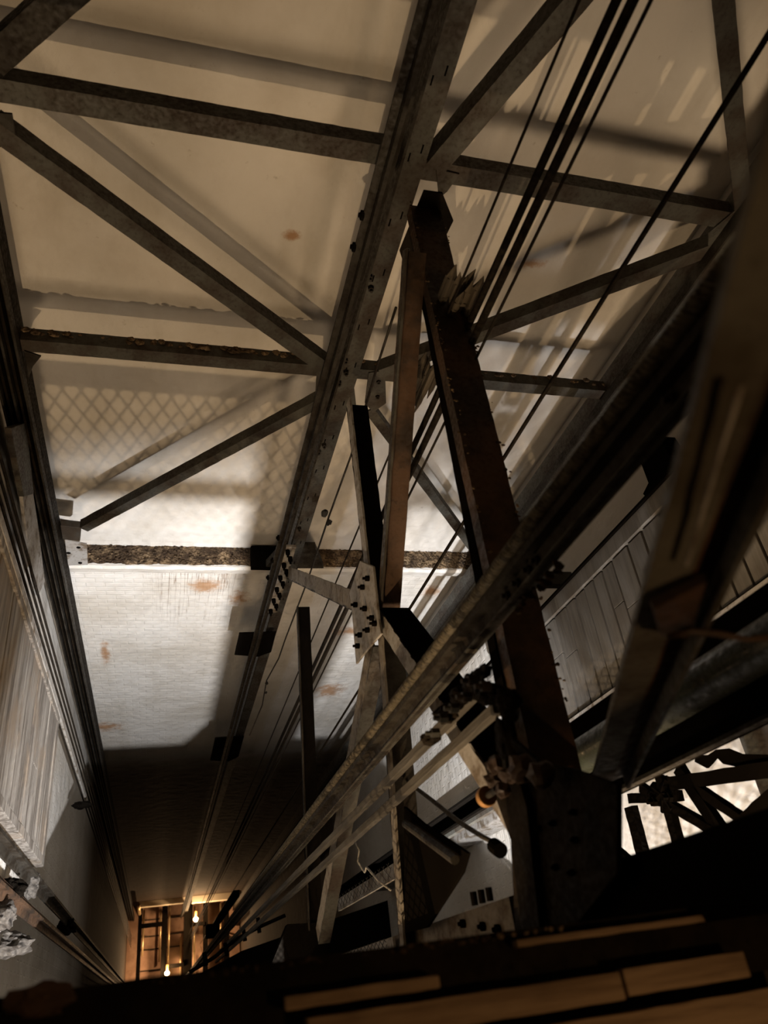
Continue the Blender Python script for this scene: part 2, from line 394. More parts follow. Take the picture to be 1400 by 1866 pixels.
gusset(b2, [A(44, 640), A(75, 650), A(60, 668), A(52, 690)], 'steel_dark')
gusset(d6, [A(1292, 425), A(1345, 380), A(1400, 380), A(1360, 480), A(1290, 490)], 'steel')
# painted bracket on the ledge holding the left column
t = thing('wall_bracket', 'pale slotted wall bracket beside the left column on the dirty ledge', 'bracket', at(140, 1000, y=2.7))
bm = bmesh.new(); pts = [at(118, 985, y=2.72), at(158, 992, y=2.72), at(160, 1030, y=2.72), at(124, 1031, y=2.72)]
slab(bm, pts, (0, .012, 0)); finish('plate', bm, 'steel_pale', t, .003)
for (u, v) in ((143, 998), (125, 1008), (146, 1026)):
    c = at(u, v, y=2.718); bm = bmesh.new(); cyl(bm, c, c + Vector((0, .004, 0)), .014, 12); finish('slot', bm, 'black', t)
bm = bmesh.new(); slab(bm, [at(110, 958, y=2.70), at(148, 962, y=2.70), at(146, 986, y=2.70), at(114, 982, y=2.70)], (0, .05, 0)); finish('arm', bm, 'steel', t, .003)
t = thing('wall_bracket', 'dark splayed bracket on the ledge behind the middle column', 'bracket', at(540, 1015, y=2.8))
bm = bmesh.new(); slab(bm, [at(482, 1036, y=2.80), at(515, 1000, y=2.80), at(575, 1000, y=2.80), at(590, 1036, y=2.80)], (0, .06, 0)); finish('plate', bm, 'steel_dark', t, .003)
bm = bmesh.new(); box(bm, (.60, 2.80, -5.13), (.96, 2.98, -5.07)); finish('arm', bm, 'black', t, .003)

# ================================================================ MIDDLE PARTITION (plane x = .79)
XP = .79
P = lambda u, v: at(u, v, x=XP)
def strut(label, p0, p1, w, m, m2=None, flip=1, h=.06, name='strut', wp=0):
    """flat leg in the partition plane plus a leg standing off to +x"""
    p0, p1 = Vector(p0), Vector(p1); t = thing(name, label, 'strut', (p0 + p1) / 2)
    ax = (p1 - p0).normalized(); n = Vector((1, 0, 0)); side = ax.cross(n)
    bm = bmesh.new(); ext(bm, p0, p1, [(-w / 2, 0), (w / 2, 0), (w / 2, .009), (-w / 2, .009)], n, 40, .0022, len(label)); finish('flat_leg', bm, m, t)
    s = side * (w / 2 * flip)
    bm = bmesh.new(); ext(bm, p0 - s * .0, p1 - s * .0, [(flip * w / 2 - .005, 0), (flip * w / 2 + .005, 0), (flip * w / 2 + .005, h), (flip * w / 2 - .005, h)], n, 30, .002, 3); finish('standing_leg', bm, m2 or m, t)
    return t
sA = strut('rusty strut from the middle joint up to the column head', P(737, 455), P(688, 1150), .035, 'steel', 'rust', -1, .09)
sB = strut('level strut reaching back to the column, pale face and black side', P(634, 730), P(676, 1110), .065, 'steel_pale', 'black', -1, .105)
sC = strut('short strut from bolted plate down to the middle column', P(522, 1042), P(668, 1105), .085, 'strut_pale', 'steel_dark', -1, .07)
sD = strut('strut running down right from the bolted plate to the lower joint', P(690, 1125), P(935, 1500), .07, 'steel_pale', 'black', 1, .12)
sE = strut('level strut with flaking paint reaching toward the landing', P(690, 1130), P(733, 1735), .05, 'strut_pale', 'steel_dark', -1, .10)
sF = strut('long pale strut slanting down left from the bolted plate', P(676, 1165), P(578, 1705), .085, 'strut_pale', 'steel', 1)
sG = strut('thin black level tie below the bracket on the middle rail', P(541, 1105), P(562, 1715), .03, 'steel_dark', 'black', -1, .085)
t = thing('bolted_plate', 'flaking pale gusset plate with square bolts where the struts meet', 'plate', P(675, 1115))
bm = bmesh.new(); xg = XP - .012
G = lambda u, v: at(u, v, x=xg)
slab(bm, [G(660, 1022), G(684, 1032), G(694, 1128), G(699, 1155), G(672, 1185), G(653, 1210), G(645, 1110), G(641, 1080)], (-.010, 0, 0)); finish('plate', bm, 'steel_pale', t, .002)
bolts(t, [at(u, v, x=xg - .01) for u, v in ((673, 1054), (664, 1070), (651, 1102), (668, 1109), (681, 1126), (686, 1136), (673, 1148), (659, 1157), (655, 1177))], (-1, 0, 0), .012, .016, 'black')
# top level girder of the partition
ZG = -1.73
t = thing('level_girder', 'big rusty brown girder running from the middle column toward the landing', 'girder', (.95, 1.3, ZG))
bm = bmesh.new(); ext(bm, (.94, .16, ZG), (.945, YF, ZG), Cp(.13, .13, .012, 1) if 0 else [(-.065, 0), (.065, 0), (.065, -.012), (-.053, -.012), (-.053, -.05), (-.065, -.05)], (0, 0, 1), 60, .002)
finish('top_flange', bm, 'rust', t)
bm = bmesh.new(); ext(bm, (.89, .25, ZG - .04), (.905, YF, ZG - .04), [(0, 0), (.016, 0), (.016, -.07), (0, -.07)], (0, 0, 1), 50, .003); finish('side_angle', bm, 'steel_dark', t)
bm = bmesh.new(); ext(bm, (.868, .5, ZG - .055), (.89, YF - .3, ZG - .055), [(0, 0), (.006, 0), (.006, -.05), (0, -.05)], (0, 0, 1), 30, .003); finish('conduit', bm, 'black', t)
crust(t, (.88, 1.0, ZG + .01), (.88, YF, ZG + .01), 60, .005, spread=.015)
crust(t, (1.005, .5, ZG + .01), (1.005, YF, ZG + .01), 60, .005, spread=.012)

# ================================================================ ROPES
def rope(label, x, y, z0, z1, r, m='rope', group=None):
    bm = bmesh.new(); cyl(bm, (x, y, z0), (x, y, z1), r, 10)
    o = finish('lifting_rope', bm, m, smooth=True); tag(o, label, 'rope', group); return o
def rx(u, v, x): return at(u, v, x=x).y
rope('thick black lifting rope, left one of the close pair', 1.0, rx(1124, 0, 1.0), ZP + .1, 2.1, .0125)
rope('thick black lifting rope, right one of the close pair', 1.0, rx(1154, 0, 1.0), ZP + .1, 2.1, .0135)
rope('thin black rope just right of the thick pair', 1.0, rx(1187, 0, 1.0), ZP + .1, 2.1, .005)
rope('thin brown rope left of the thick pair of lifting ropes', .93, rx(1056, 0, .93), ZP + .1, 2.1, .0045)
rope('single dark rope crossing the right bay by itself', 1.3, rx(1390, 80, 1.3), ZP + .1, 2.1, .008)
names = ['nearest the wooden casing', 'second from the wooden casing', 'middle one of five', 'second from the ribbed column', 'nearest the ribbed column']
for k in range(5):
    rope('thin black rope between casing and ribbed column, ' + names[k], -.735, 1.875 + k * .072, ZP + .1, 2.1, .0075, group=None)
# splintered wood blocks round the ropes
def splinters(label, u0, v0, u1, v1, n, seed, wd=.05):
    random.seed(seed); p0 = at(u0, v0, x=.97); p1 = at(u1, v1, x=.97); p1 = Vector((p0.x, p0.y, p1.z)); bm = bmesh.new()
    for k in range(n):
        dx, dy = random.uniform(-wd, wd), random.uniform(-.04, .04); a = random.uniform(0, .10); b = random.uniform(0, .12)
        w_ = random.uniform(.010, .022)
        q0 = p0 + Vector((dx, dy, -a)); q1 = p1 + Vector((dx, dy, b)); c0 = q0.lerp(q1, .12); c1 = q0.lerp(q1, .9)
        cyl(bm, c0, c1, w_, 5); cyl(bm, c0, q0 + Vector((random.uniform(-.01, .01), 0, .04)), w_, 5, .001); cyl(bm, c1, q1 - Vector((0, 0, .05)), w_, 5, .001)
    o = finish('splintered_block', bm, 'splinter'); tag(o, label, 'wood block'); random.seed(seed + 1)
splinters('splintered wooden block behind the girder, upper of two', 856, 500, 835, 600, 9, 3)
splinters('splintered wooden block beside the ropes at the rusty strut, lower of two', 800, 650, 770, 760, 11, 5)

# ================================================================ NEAR RAIL AND BRAIDED ROPE
zt = 1.9
yr = .72
t = thing('guide_rail', 'broad dark guide rail running with the braided rope', 'rail', (.72, yr, -10))
bm = bmesh.new(); ext(bm, (.745, yr, ZP + .1), (.745, yr, zt), Tp(.08, .045, .012, .018, 1), (-1, 0, 0), 60, .0012); finish('rail', bm, 'steel_dark', t)
bm = bmesh.new(); ext(bm, (.755, yr - .035, ZP + .1), (.755, yr - .035, zt), Lp(.006, .03, .004), (-1, 0, 0), 60, .0012); finish('edge_angle', bm, 'steel', t)
bm = bmesh.new(); ext(bm, (.765, yr + .03, ZP + .1), (.765, yr + .03, zt), Lp(-.03, .03, .008), (-1, 0, 0), 60, .0012); finish('back_angle', bm, 'rust', t)
bolts(t, [(.735, yr - .025, z) for z in (-.72, -1.22, -1.26, -1.32, -1.38)], (-1, 0, 0), .012, .014)
crust(t, (.755, .675, -1.18), (.755, .675, -1.42), 26, .010, spread=.015)
t2 = bmesh.new(); cen = Vector((.699, .747, 0)); 
for s in range(3):
    pts = []
    for k in range(0, 1800):
        z = .8 - k * .004; a = z * math.tau / .034 + s * math.tau / 3
        pts.append(cen + Vector((.0085 * math.cos(a), .0085 * math.sin(a), z)))
    tube(t2, pts, .0085, 6)
o = finish('braided_rope', t2, 'braid', smooth=True); tag(o, 'thick twisted dusty rope running along the broad guide rail', 'rope')
rp = thing('guide_rail', 'slim pale-edged rail behind the braided rope', 'rail', (.70, .735, -10))
bm = bmesh.new(); ext(bm, (.725, .75, ZP + .1), (.725, .75, zt), Lp(-.035, .02, .006), (-1, 0, 0), 30, .001); finish('rail', bm, 'steel_dark', rp)

# timber guides below the girder
for k, (dy, dx, lab) in enumerate(((0, 0, 'grey timber guide below the girder clamp, left one of two'), (-.055, .03, 'grey timber guide below the girder clamp, right one of two'))):
    bm = bmesh.new(); ext(bm, (.75 + dx, .588 + dy, -12), (.75 + dx, .588 + dy, -1.66), Rp(.026, .026), (0, 1, 0), 120, .002, k); o = finish('timber_guide', bm, 'timber', bevel=.002); tag(o, lab, 'timber guide')
t = thing('rail_clamp', 'ragged dark iron clamp gripping the timber guides under the girder', 'clamp', at(850, 1265, x=.68))
random.seed(21); bm = bmesh.new()
for (u, v, w_, h_) in ((785, 1345, .03, .02), (812, 1300, .035, .03), (838, 1270, .03, .035), (858, 1245, .02, .03), (880, 1225, .022, .02), (905, 1270, .05, .018), (890, 1262, .03, .03), (872, 1258, .02, .035), (918, 1345, .014, .05), (925, 1280, .03, .04)):
    c = at(u, v, x=.67); bm = bmesh.new(); lump(bm, c, .028, u, 3, (w_ * 28, h_ * 28, 1.1)); finish('clamp_jaw', bm, 'soot', t)
bolts(t, [at(u, v, x=.64) for u, v in ((800, 1335), (815, 1308), (835, 1290), (858, 1270), (868, 1240), (893, 1250))], (-1, 0, 0), .012, .02, 'steel')
bm = bmesh.new(); cyl(bm, at(856, 1235, x=.66), at(930, 1275, x=.72), .012, 8); finish('clamp_bolt', bm, 'steel_dark', t)

# rails at the back of the right bay
gr(1.93, 1.97, ZP + .1, -1.9, 1, 'dark guide rail in the right bay behind the braided rope', 'steel_dark', .07, .05, up=(-1, 0, 0))
gr(2.08, 2.00, ZP + .1, -1.9, 1, 'dark guide rail in the right bay nearest the board panel', 'steel_dark', .05, .04, up=(-1, 0, 0))
t = thing('angle_beam', 'short grey beam end between girder and board panel', 'beam', at(990, 1065, y=2.0))
bm = bmesh.new(); p0 = at(955, 1064, y=2.0); p1 = at(1016, 1070, y=2.0); p1.z = p0.z; p1.x = 2.49; ext(bm, p0, p1, [(0, 0), (-.09, 0), (-.09, -.01), (-.01, -.01), (-.01, -.06), (0, -.06)], Z, 10); finish('angle_iron', bm, 'steel', t)

# ================================================================ CASINGS
def casing(name_l, x0, x1, y0, y1, z0, z1, m, face, bw=.13, seed=1):
    random.seed(seed); t = thing('board_casing', name_l, 'casing', ((x0 + x1) / 2, (y0 + y1) / 2, z0)); bm = bmesh.new(); z = z0 + .01
    while z < z1:
        h = bw * random.uniform(.75, 1.25); j = random.uniform(0, .006)
        if random.random() < .3:
            ys = random.uniform(y0 + .3, y1 - .2); segs = [(y0 + .01, ys), (ys + .004, y1 - .01)]
        else: segs = [(y0 + .01, y1 - .01)]
        for ya, yb in segs:
            xx = face - j if face > (x0 + x1) / 2 else face + j
            box(bm, (min(xx, x0 if face > x0 else x1), ya, z), (max(xx, x0 if face > x0 else x1), yb, z + h - (.006 if m == 'wood_grey' else .016)))
        z += h
    bmesh.ops.bevel(bm, geom=bm.edges[:], offset=.0015, segments=1, affect='EDGES')
    finish('boards', bm, m, t)
    return t
cl = casing('weathered grey wooden casing on the left wall beside thin ropes', XL, -.70, .93, 1.80, -5.40, 1.8, 'wood_grey', -.70, .2, 4)
for yy, nm in ((1.80, 'corner_post'), (.90, 'corner_post')):
    bm = bmesh.new(); ext(bm, (-.715, yy, -5.48), (-.715, yy, 1.8), Rp(.05, .05) , (0, 1, 0), 60, .003, yy); finish(nm, bm, 'wood_grey', cl, .003)
bm = bmesh.new(); box(bm, (-.86, .88, -5.50), (-.695, 1.83, -5.41)); finish('bottom_rail', bm, 'wood_grey', cl, .004)
bm = bmesh.new(); box(bm, (-.855, .875, -5.4), (-.70, .889, 1.8)); finish('end_board', bm, 'wood_grey', cl, .004)
bm = bmesh.new(); box(bm, (-.70, 1.815, -8), (-.685, 1.86, 1.8)); finish('edge_or_shadow_strip', bm, 'steel_pale', cl, .002)
cr = casing('dark grey board panel casing on the right wall', 2.30, XR, 1.18, 1.79, -4.85, 1.8, 'wood_dark', 2.30, .14, 9)
bm = bmesh.new(); box(bm, (2.285, 1.79, -4.95), (2.50, 1.88, 1.8)); finish('edge_board', bm, 'wood_dark', cr, .003)
bm = bmesh.new(); box(bm, (2.27, 1.882, -4.95), (2.50, 1.895, 1.8)); finish('edge_or_shadow_strip', bm, 'black', cr)  # black strip standing in for the shadow line beside the boards
bm = bmesh.new(); box(bm, (2.27, 1.12, -4.95), (2.31, 1.17, 1.8)); finish('bottom_angle', bm, 'steel_pale', cr, .003)
bm = bmesh.new(); box(bm, (2.26, .98, -4.95), (2.50, 1.05, 1.8)); finish('bottom_angle', bm, 'steel_dark', cr, .003)
t = thing('casing_bracket', 'black bracket on the pale wall above the board panel', 'bracket', at(1200, 850, x=2.4))
bm = bmesh.new(); q = lambda u, v: at(u, v, x=2.40)
slab(bm, [q(1165, 835), q(1200, 795), q(1222, 830), q(1222, 862), q(1180, 908), q(1172, 900), q(1182, 880)], (.1, 0, 0)); finish('plate', bm, 'black', t)
# pipe and box section near the board panel
bm = bmesh.new(); cyl(bm, (1.2, .50, -2.4), (1.2, .50, 1.6), .05, 32); o = finish('standpipe', bm, 'green', smooth=True); tag(o, 'thick green-grey vertical pipe at the right below the boards', 'pipe')
t = thing('side_plate', 'wide black plate behind the green-grey pipe above the opening', 'plate', (1.3, .5, -1)); bm = bmesh.new(); box(bm, (1.30, .39, -2.5), (1.315, .66, 1.6)); finish('plate', bm, 'black', t, .002)
bm = bmesh.new(); box(bm, (1.27, .39, -2.5), (1.30, .40, 1.6)); finish('edge_angle', bm, 'steel_dark', t)
t = thing('steel_post', 'black box-shaped post between the boards and the green-grey pipe', 'post', (1.62, .80, -8)); bm = bmesh.new()
ext(bm, (1.62, .72, -8), (1.62, .72, 1.6), Cp(.10, .10, .012), (0, 1, 0), 10); finish('channel', bm, 'black', t)
bm = bmesh.new(); ext(bm, (1.56, .66, -8), (1.56, .66, 1.6), Rp(.03, .02), (0, 1, 0), 10); finish('edge_or_shadow_strip', bm, 'steel', t)

# ================================================================ NEAR DIAGONAL, JOINT PLATE
p0, p1 = at(1480, 450, y=.33), at(1115, 1420, y=.33)
t = thing('diagonal_brace', 'broad rusty brace close in front of the boards, with a painted highlight', 'brace', (p0 + p1) / 2)
bm = bmesh.new(); ext(bm, p0 + (p0 - p1) * .6, p1, [(-.045, 0), (.0, -.004), (.0, .006), (-.045, .010)], (0, 1, 0), 40, .0015); finish('flat_leg', bm, 'steel_mid', t)
bm = bmesh.new(); ext(bm, p0 + (p0 - p1) * .6, p1, [(.0, -.004), (.036, .004), (.036, .012), (.0, .006)], (0, 1, 0), 40, .0015); finish('bent_leg', bm, 'rust', t)
ax = (p1 - p0).normalized(); sd = ax.cross(Vector((0, 1, 0))).normalized()
bm = bmesh.new(); ext(bm, p0 + (p0 - p1) * .6 + sd * .03, p1 + sd * .03, Rp(.008, .05), (0, 1, 0), 30, .001); finish('standing_leg', bm, 'steel', t)
bm = bmesh.new(); ext(bm, at(1352, 700, y=.318), at(1252, 1030, y=.318), Rp(.003, .003), (0, 1, 0), 20, .001); finish('highlight_strip', bm, 'steel_pale', t)  # pale strip laid on as the highlight along the brace
c = at(1225, 1130, y=.31)
bm = bmesh.new(); slab(bm, [at(1190, 1110, y=.31), at(1290, 1060, y=.31), at(1255, 1165, y=.31), at(1205, 1160, y=.31)], (0, .012, 0)); finish('gusset_plate', bm, 'rust', t, .002)
bm = bmesh.new(); tube(bm, [at(u, v, y=.30) for u, v in ((1215, 1160), (1260, 1150), (1310, 1155), (1360, 1165), (1420, 1160))], .004, 8)
o = finish('cable', bm, 'rust', smooth=True); tag(o, 'thin brown cable trailing right from the foot of the rusty brace', 'cable')

XJ = .80
J = lambda u, v, x=XJ: at(u, v, x=x)
t = thing('joint_plate', 'large dark riveted joint plate at the landing end of the girder', 'plate', J(1020, 1550))
bm = bmesh.new(); slab(bm, [J(925, 1340), J(985, 1390), J(1040, 1400), J(1125, 1430), J(1125, 1590), J(1040, 1700), J(940, 1700), J(932, 1520)], (.012, 0, 0)); finish('plate', bm, 'soot', t, .002)
bolts(t, [J(u, v, XJ - .001) for u, v in ((945, 1520), (952, 1560), (975, 1540), (985, 1510), (1050, 1530), (1048, 1480), (1015, 1580), (1010, 1500), (1045, 1590), (960, 1600))], (-1, 0, 0), .007, .008, 'black')
bm = bmesh.new(); slab(bm, [J(880, 1390, .78), J(930, 1370, .78), J(960, 1470, .78), J(985, 1710, .78), J(940, 1720, .78), J(930, 1530, .78)], (.008, 0, 0)); finish('edge_angle', bm, 'soot', t, .002)
t = thing('gusset_plate', 'black triangular plate hanging beside the flaking level strut', 'plate', P(790, 1600))
bm = bmesh.new(); slab(bm, [P(736, 1470), P(770, 1500), P(852, 1555), P(842, 1590), P(778, 1690), P(738, 1700)], (.01, 0, 0)); finish('plate', bm, 'black', t)
bm = bmesh.new(); cyl(bm, P(750, 1500) - Vector((.02, 0, 0)), P(842, 1566) - Vector((.02, 0, 0)), .013, 10); finish('rod', bm, 'steel_dark', t)
t = thing('brass_cap', 'small brass cap glowing orange beneath the strut joint', 'cap', J(886, 1455, .75)); c = J(886, 1452, .75); bm = bmesh.new()
cyl(bm, c + Vector((0, 0, .012)), c - Vector((0, 0, .010)), .024, 24); finish('cap', bm, 'brass', t, .003)
bm = bmesh.new(); cyl(bm, c + Vector((0, 0, .012)), c + Vector((0, 0, .07)), .008, 10); finish('stem', bm, 'steel_dark', t)
random.seed(33)
t = thing('pulley_hanger', 'rusty hanger with bolts at the end of the pale-faced strut', 'hanger', J(915, 1400, .74)); bm = bmesh.new()
for (u, v, r) in ((905, 1395, .022), (925, 1370, .018), (900, 1420, .020), (930, 1410, .022), (918, 1440, .018), (950, 1400, .03), (985, 1410, .028)):
    lump(bm, J(u, v, .75), r, u, 2, (1, 1, 1.2))
finish('casting', bm, 'rust', t)
bm = bmesh.new(); cyl(bm, J(918, 1320, .74), J(926, 1400, .74), .012, 8); finish('pin', bm, 'steel_dark', t)
# conduit
bm = bmesh.new(); pts = [J(u, v, .86) for u, v in ((722, 1400), (736, 1412), (745, 1428), (770, 1445), (800, 1468), (840, 1500), (880, 1525), (905, 1538))]
t = thing('conduit', 'thin bent conduit ending in a black cap right of the strut', 'conduit', pts[3]); tube(bm, pts, .007, 8); finish('pipe', bm, 'steel', t, smooth=True)
bm = bmesh.new(); cyl(bm, pts[-1] - Vector((0, .0, .02)), pts[-1] + Vector((0, -.02, .02)), .02, 12); finish('end_cap', bm, 'black', t)
# vertical pale duct on right wall
t = thing('wall_duct', 'pale grey square duct on the right wall below the girder', 'duct', (2.35, 1.0, -9)); bm = bmesh.new(); box(bm, (2.28, .88, -9), (2.499, 1.12, -5.2)); finish('duct', bm, 'steel_pale', t, .01)
# front column
t = thing('steel_column', 'pale bolted column at the landing beside the mesh strip', 'column', (.85, .10, -4.5)); bm = bmesh.new()
ext(bm, (.845, .085, -4.59), (.845, .085, -1.95), Cp(.12, .125, .01, -1), (0, 1, 0), 40, .001); finish('channel', bm, 'strut_pale', t)
bm = bmesh.new(); ext(bm, (.842, .085, -1.95), (.842, .085, 1.6), Cp(.12, .125, .01, -1), (0, 1, 0), 40, .001); finish('shaded_channel', bm, 'black', t)  # upper length coloured black for the shade it stands in
bolts(t, [(.844, .10, -2.15), (.844, .12, -2.3), (.844, .085, -2.05)], (-1, 0, 0), .012, .012, 'black')
bm = bmesh.new()
for k in range(3): cyl(bm, J(862 + k * 14, 1625 - k * 4, .80), J(866 + k * 14, 1650 - k * 4, .80), .009, 10)
finish('lug', bm, 'black', t)

# ================================================================ PALE STRIPS WITH MESH
def mesh_panel(bm, o, du, dv, W, H, cell, r):
    """diamond wire mesh over W x H from corner o along du, dv"""
    o, du, dv = Vector(o), Vector(du), Vector(dv); n = du.cross(dv)
    asp = 2.1; k = -H / asp
    for sgn in (1, -1):
        c = -H / asp if sgn > 0 else 0
        while c < (W if sgn > 0 else W + H / asp):
            # line u = c + sgn * v / asp
            pts = []
            for v in (0, H):
                u = c + sgn * v / asp; pts.append([u, v])
            (u0, v0), (u1, v1) = pts
            def clip(u, v):
                uu = min(max(u, 0), W); return uu, (uu - c) * asp * sgn
            a, b = clip(u0, v0), clip(u1, v1)
            if abs(a[0] - b[0]) > 1e-4:
                cyl(bm, o + du * a[0] + dv * a[1] + n * (r * sgn), o + du * b[0] + dv * b[1] + n * (r * sgn), r, 5)
            c += cell
def mesh_strip(label, u0, v0, u1, v1, u2, v2, x, cell):
    a, b, c = at(u0, v0, x=x), at(u1, v1, x=x), at(u2, v2, x=x)
    y0, y1 = sorted((a.y, c.y)); z0, z1 = sorted((a.z, b.z))
    t = thing('mesh_screen', label, 'screen', (x, (y0 + y1) / 2, z0)); bm = bmesh.new(); box(bm, (x + .03, y0, z0), (x + .045, y1, z1)); finish('backing_board', bm, 'steel_pale', t)
    bm = bmesh.new(); mesh_panel(bm, (x, y0, z0), (0, 1, 0), (0, 0, 1), y1 - y0, z1 - z0, cell, .0013); finish('wire_mesh', bm, 'steel_dark', t)
    return t
mesh_strip('narrow wire mesh screen between the long pale strut and flaking strut', 606, 1640, 712, 1575, 712, 1600, 1.0, .04)
za, zb = at(572, 1745, x=.79).z, at(704, 1718, x=.79).z
t = thing('mesh_screen', 'wire mesh strip at the foot of the long pale strut', 'screen', (.79, .11, za)); bm = bmesh.new(); box(bm, (.815, .03, za), (.825, .14, zb)); finish('backing_board', bm, 'steel_pale', t)
bm = bmesh.new(); mesh_panel(bm, (.79, .03, za), (0, 1, 0), (0, 0, 1), .11, zb - za, .03, .0013); finish('wire_mesh', bm, 'steel_dark', t)

# silhouetted ironwork in the lower right opening
XS = 1.9
S = lambda u, v: at(u, v, x=XS)
def sil(label, segs, name='iron_bar', cat='bar', r=.014):
    for k, (a, b, w_) in enumerate(segs):
        p0, p1 = S(*a), S(*b); bm = bmesh.new(); ext(bm, p0, p1, Rp(w_, .03), (1, 0, 0), 12, .003, k)
        o = finish(name, bm, 'black'); tag(o, label[k], cat)
sil(['black bar crossing the lower right opening from side to side', 'black brace slanting right below the crossing bar', 'second black brace fanning lower from the same joint', 'wide black post at the left of the lower right opening', 'slim black post under the star-shaped joint', 'black brace from the star joint down to the right', 'black bar rising at the right edge of the lower opening', 'stub brace in the left corner of the lower right opening', 'short black strut left of the star-shaped joint'],
    [((1225, 1428), (1420, 1400), .05), ((1238, 1400), (1330, 1535), .05), ((1255, 1425), (1365, 1500), .035), ((1150, 1470), (1178, 1580), .06), ((1205, 1415), (1243, 1560), .045), ((1170, 1435), (1330, 1530), .035), ((1310, 1545), (1430, 1440), .06), ((1105, 1535), (1165, 1585), .04), ((1150, 1455), (1240, 1450), .04)])
t = thing('bar_joint', 'star-shaped bolted joint among the black bars lower right', 'joint', S(1212, 1448)); bm = bmesh.new()
random.seed(5)
for k in range(7):
    a = k * .9; c = S(1212, 1447); cyl(bm, c, c + Vector((0, math.cos(a) * .07, math.sin(a) * .07)), .02, 6)
finish('boss', bm, 'black', t); bolts(t, [S(1228, 1452), S(1200, 1460)], (-1, 0, 0), .02, .03, 'black')
t = thing('torn_sheet', 'torn black scrap of sheet hanging above the crossing bar', 'scrap', S(1340, 1385)); bm = bmesh.new()
slab(bm, [S(*p) for p in ((1290, 1376), (1305, 1366), (1325, 1364), (1350, 1374), (1420, 1376), (1420, 1398), (1345, 1398), (1318, 1392), (1306, 1380), (1296, 1392), (1288, 1400), (1266, 1388), (1268, 1378), (1284, 1376))], (.01, 0, 0)); finish('sheet', bm, 'black', t)
# right wall fittings seen in opening
t = thing('wall_rail', 'brown level rail on the right wall at the end of the lower opening', 'rail', (2.46, .5, -2.8)); bm = bmesh.new(); box(bm, (2.43, .12, -2.80), (2.499, .95, -2.55)); 
finish('post', bm, 'steel', t)

# ================================================================ LANDING EDGE (nearest things)
t = thing('edge_channel', 'black steel channel along the landing edge at the bottom', 'channel', (.8, .02, -1.4))
bm = bmesh.new(); ext(bm, (XL + .01, .046, -1.215), (XR - .01, .046, -1.215), [(0, 0), (.10, 0), (.10, -.012), (.012, -.012), (.012, -.56), (0, -.56)], Z, 60, .0015); finish('channel', bm, 'soot', t)
crust(t, (.0, .04, -1.20), (.6, .04, -1.20), 60, .003, spread=.006)
def plank(label, u0, v0, u1, v1, wpx, z, m='timber_x', th=.03):
    p0, p1 = at(u0, v0, z=z), at(u1, v1, z=z); y = (p0.y + p1.y) / 2; wd = abs(at(u0, v0 + wpx, z=z).y - p0.y)
    bm = bmesh.new(); ext(bm, (p0.x, y - wd / 2, z), (p1.x, y - wd / 2, z), [(-wd / 2, 0), (wd / 2, 0), (wd / 2, -th), (-wd / 2, -th)], Z, 24, .0016, u0)
    o = finish('edge_timber', bm, m, bevel=.002); tag(o, label, 'timber')
plank('thin tan strip lying on the black channel at lower right', 942, 1716, 1370, 1652, 14, -1.19, th=.02)
plank('short worn tan timber at the bottom, left of the longer ones', 520, 1818, 800, 1775, 26, -1.185, th=.02)
plank('broad pale brown timber at the lower right corner', 1135, 1765, 1355, 1735, 52, -1.17)
plank('dark brown timber in the bottom foreground beside the pale one', 560, 1850, 1130, 1775, 60, -1.178, 'timber_x')
plank('brown timber filling the bottom right corner', 880, 1880, 1480, 1795, 110, -1.20, 'timber_x')
p = at(75, 1822, z=-1.2)
bm = bmesh.new(); lump(bm, p, .035, 4, 3, (1.1, .55, .3)); o = finish('brick_chip', bm, 'rust'); tag(o, 'orange brown brick chip in the bottom left corner', 'brick')

# lower landing sill, sooty, with its sloping toe plate
t = thing('landing_sill', 'black sill of the lower landing in the bottom foreground of the shaft', 'sill', (.8, .07, -4.62))
bm = bmesh.new(); slab(bm, [(XL, -.0, -4.60), (XR, -.0, -4.60), (XR, .135, -4.60), (.90, .135, -4.60), (.84, .33, -4.60), (.68, .34, -4.60), (.57, .135, -4.60), (XL, .135, -4.60)], (0, 0, -.1)); finish('sill_plate', bm, 'black', t)
t = thing('ledge_canopy', 'black canopy edge sloping up to the right before the pit glow', 'canopy', (1, .2, -9.2))
bm = bmesh.new(); slab(bm, [(XL, 0, -9.2), (XR, 0, -9.2), (XR, .80, -9.2), (1.56, .62, -9.2), (.86, .48, -9.2), (.30, .27, -9.2), (XL, .25, -9.2)], (0, 0, -.15)); finish('canopy_plate', bm, 'black', t)
t = thing('spiked_railing', 'little black spiked railing above the pit glow', 'railing', at(430, 1700, z=-9)); bm = bmesh.new()
R_ = [at(u, v, z=-9) for u, v in ((345, 1772), (390, 1745), (430, 1712), (475, 1688), (520, 1668))]
tube(bm, R_, .02, 6); finish('rail', bm, 'black', t)
for (u, v, uu, vv) in ((372, 1735, 376, 1760), (410, 1718, 414, 1742), (443, 1690, 447, 1715), (470, 1672, 473, 1700)):
    bm = bmesh.new(); cyl(bm, at(u, v, z=-9), at(uu, vv, z=-9), .022, 6); finish('spike', bm, 'black', t)

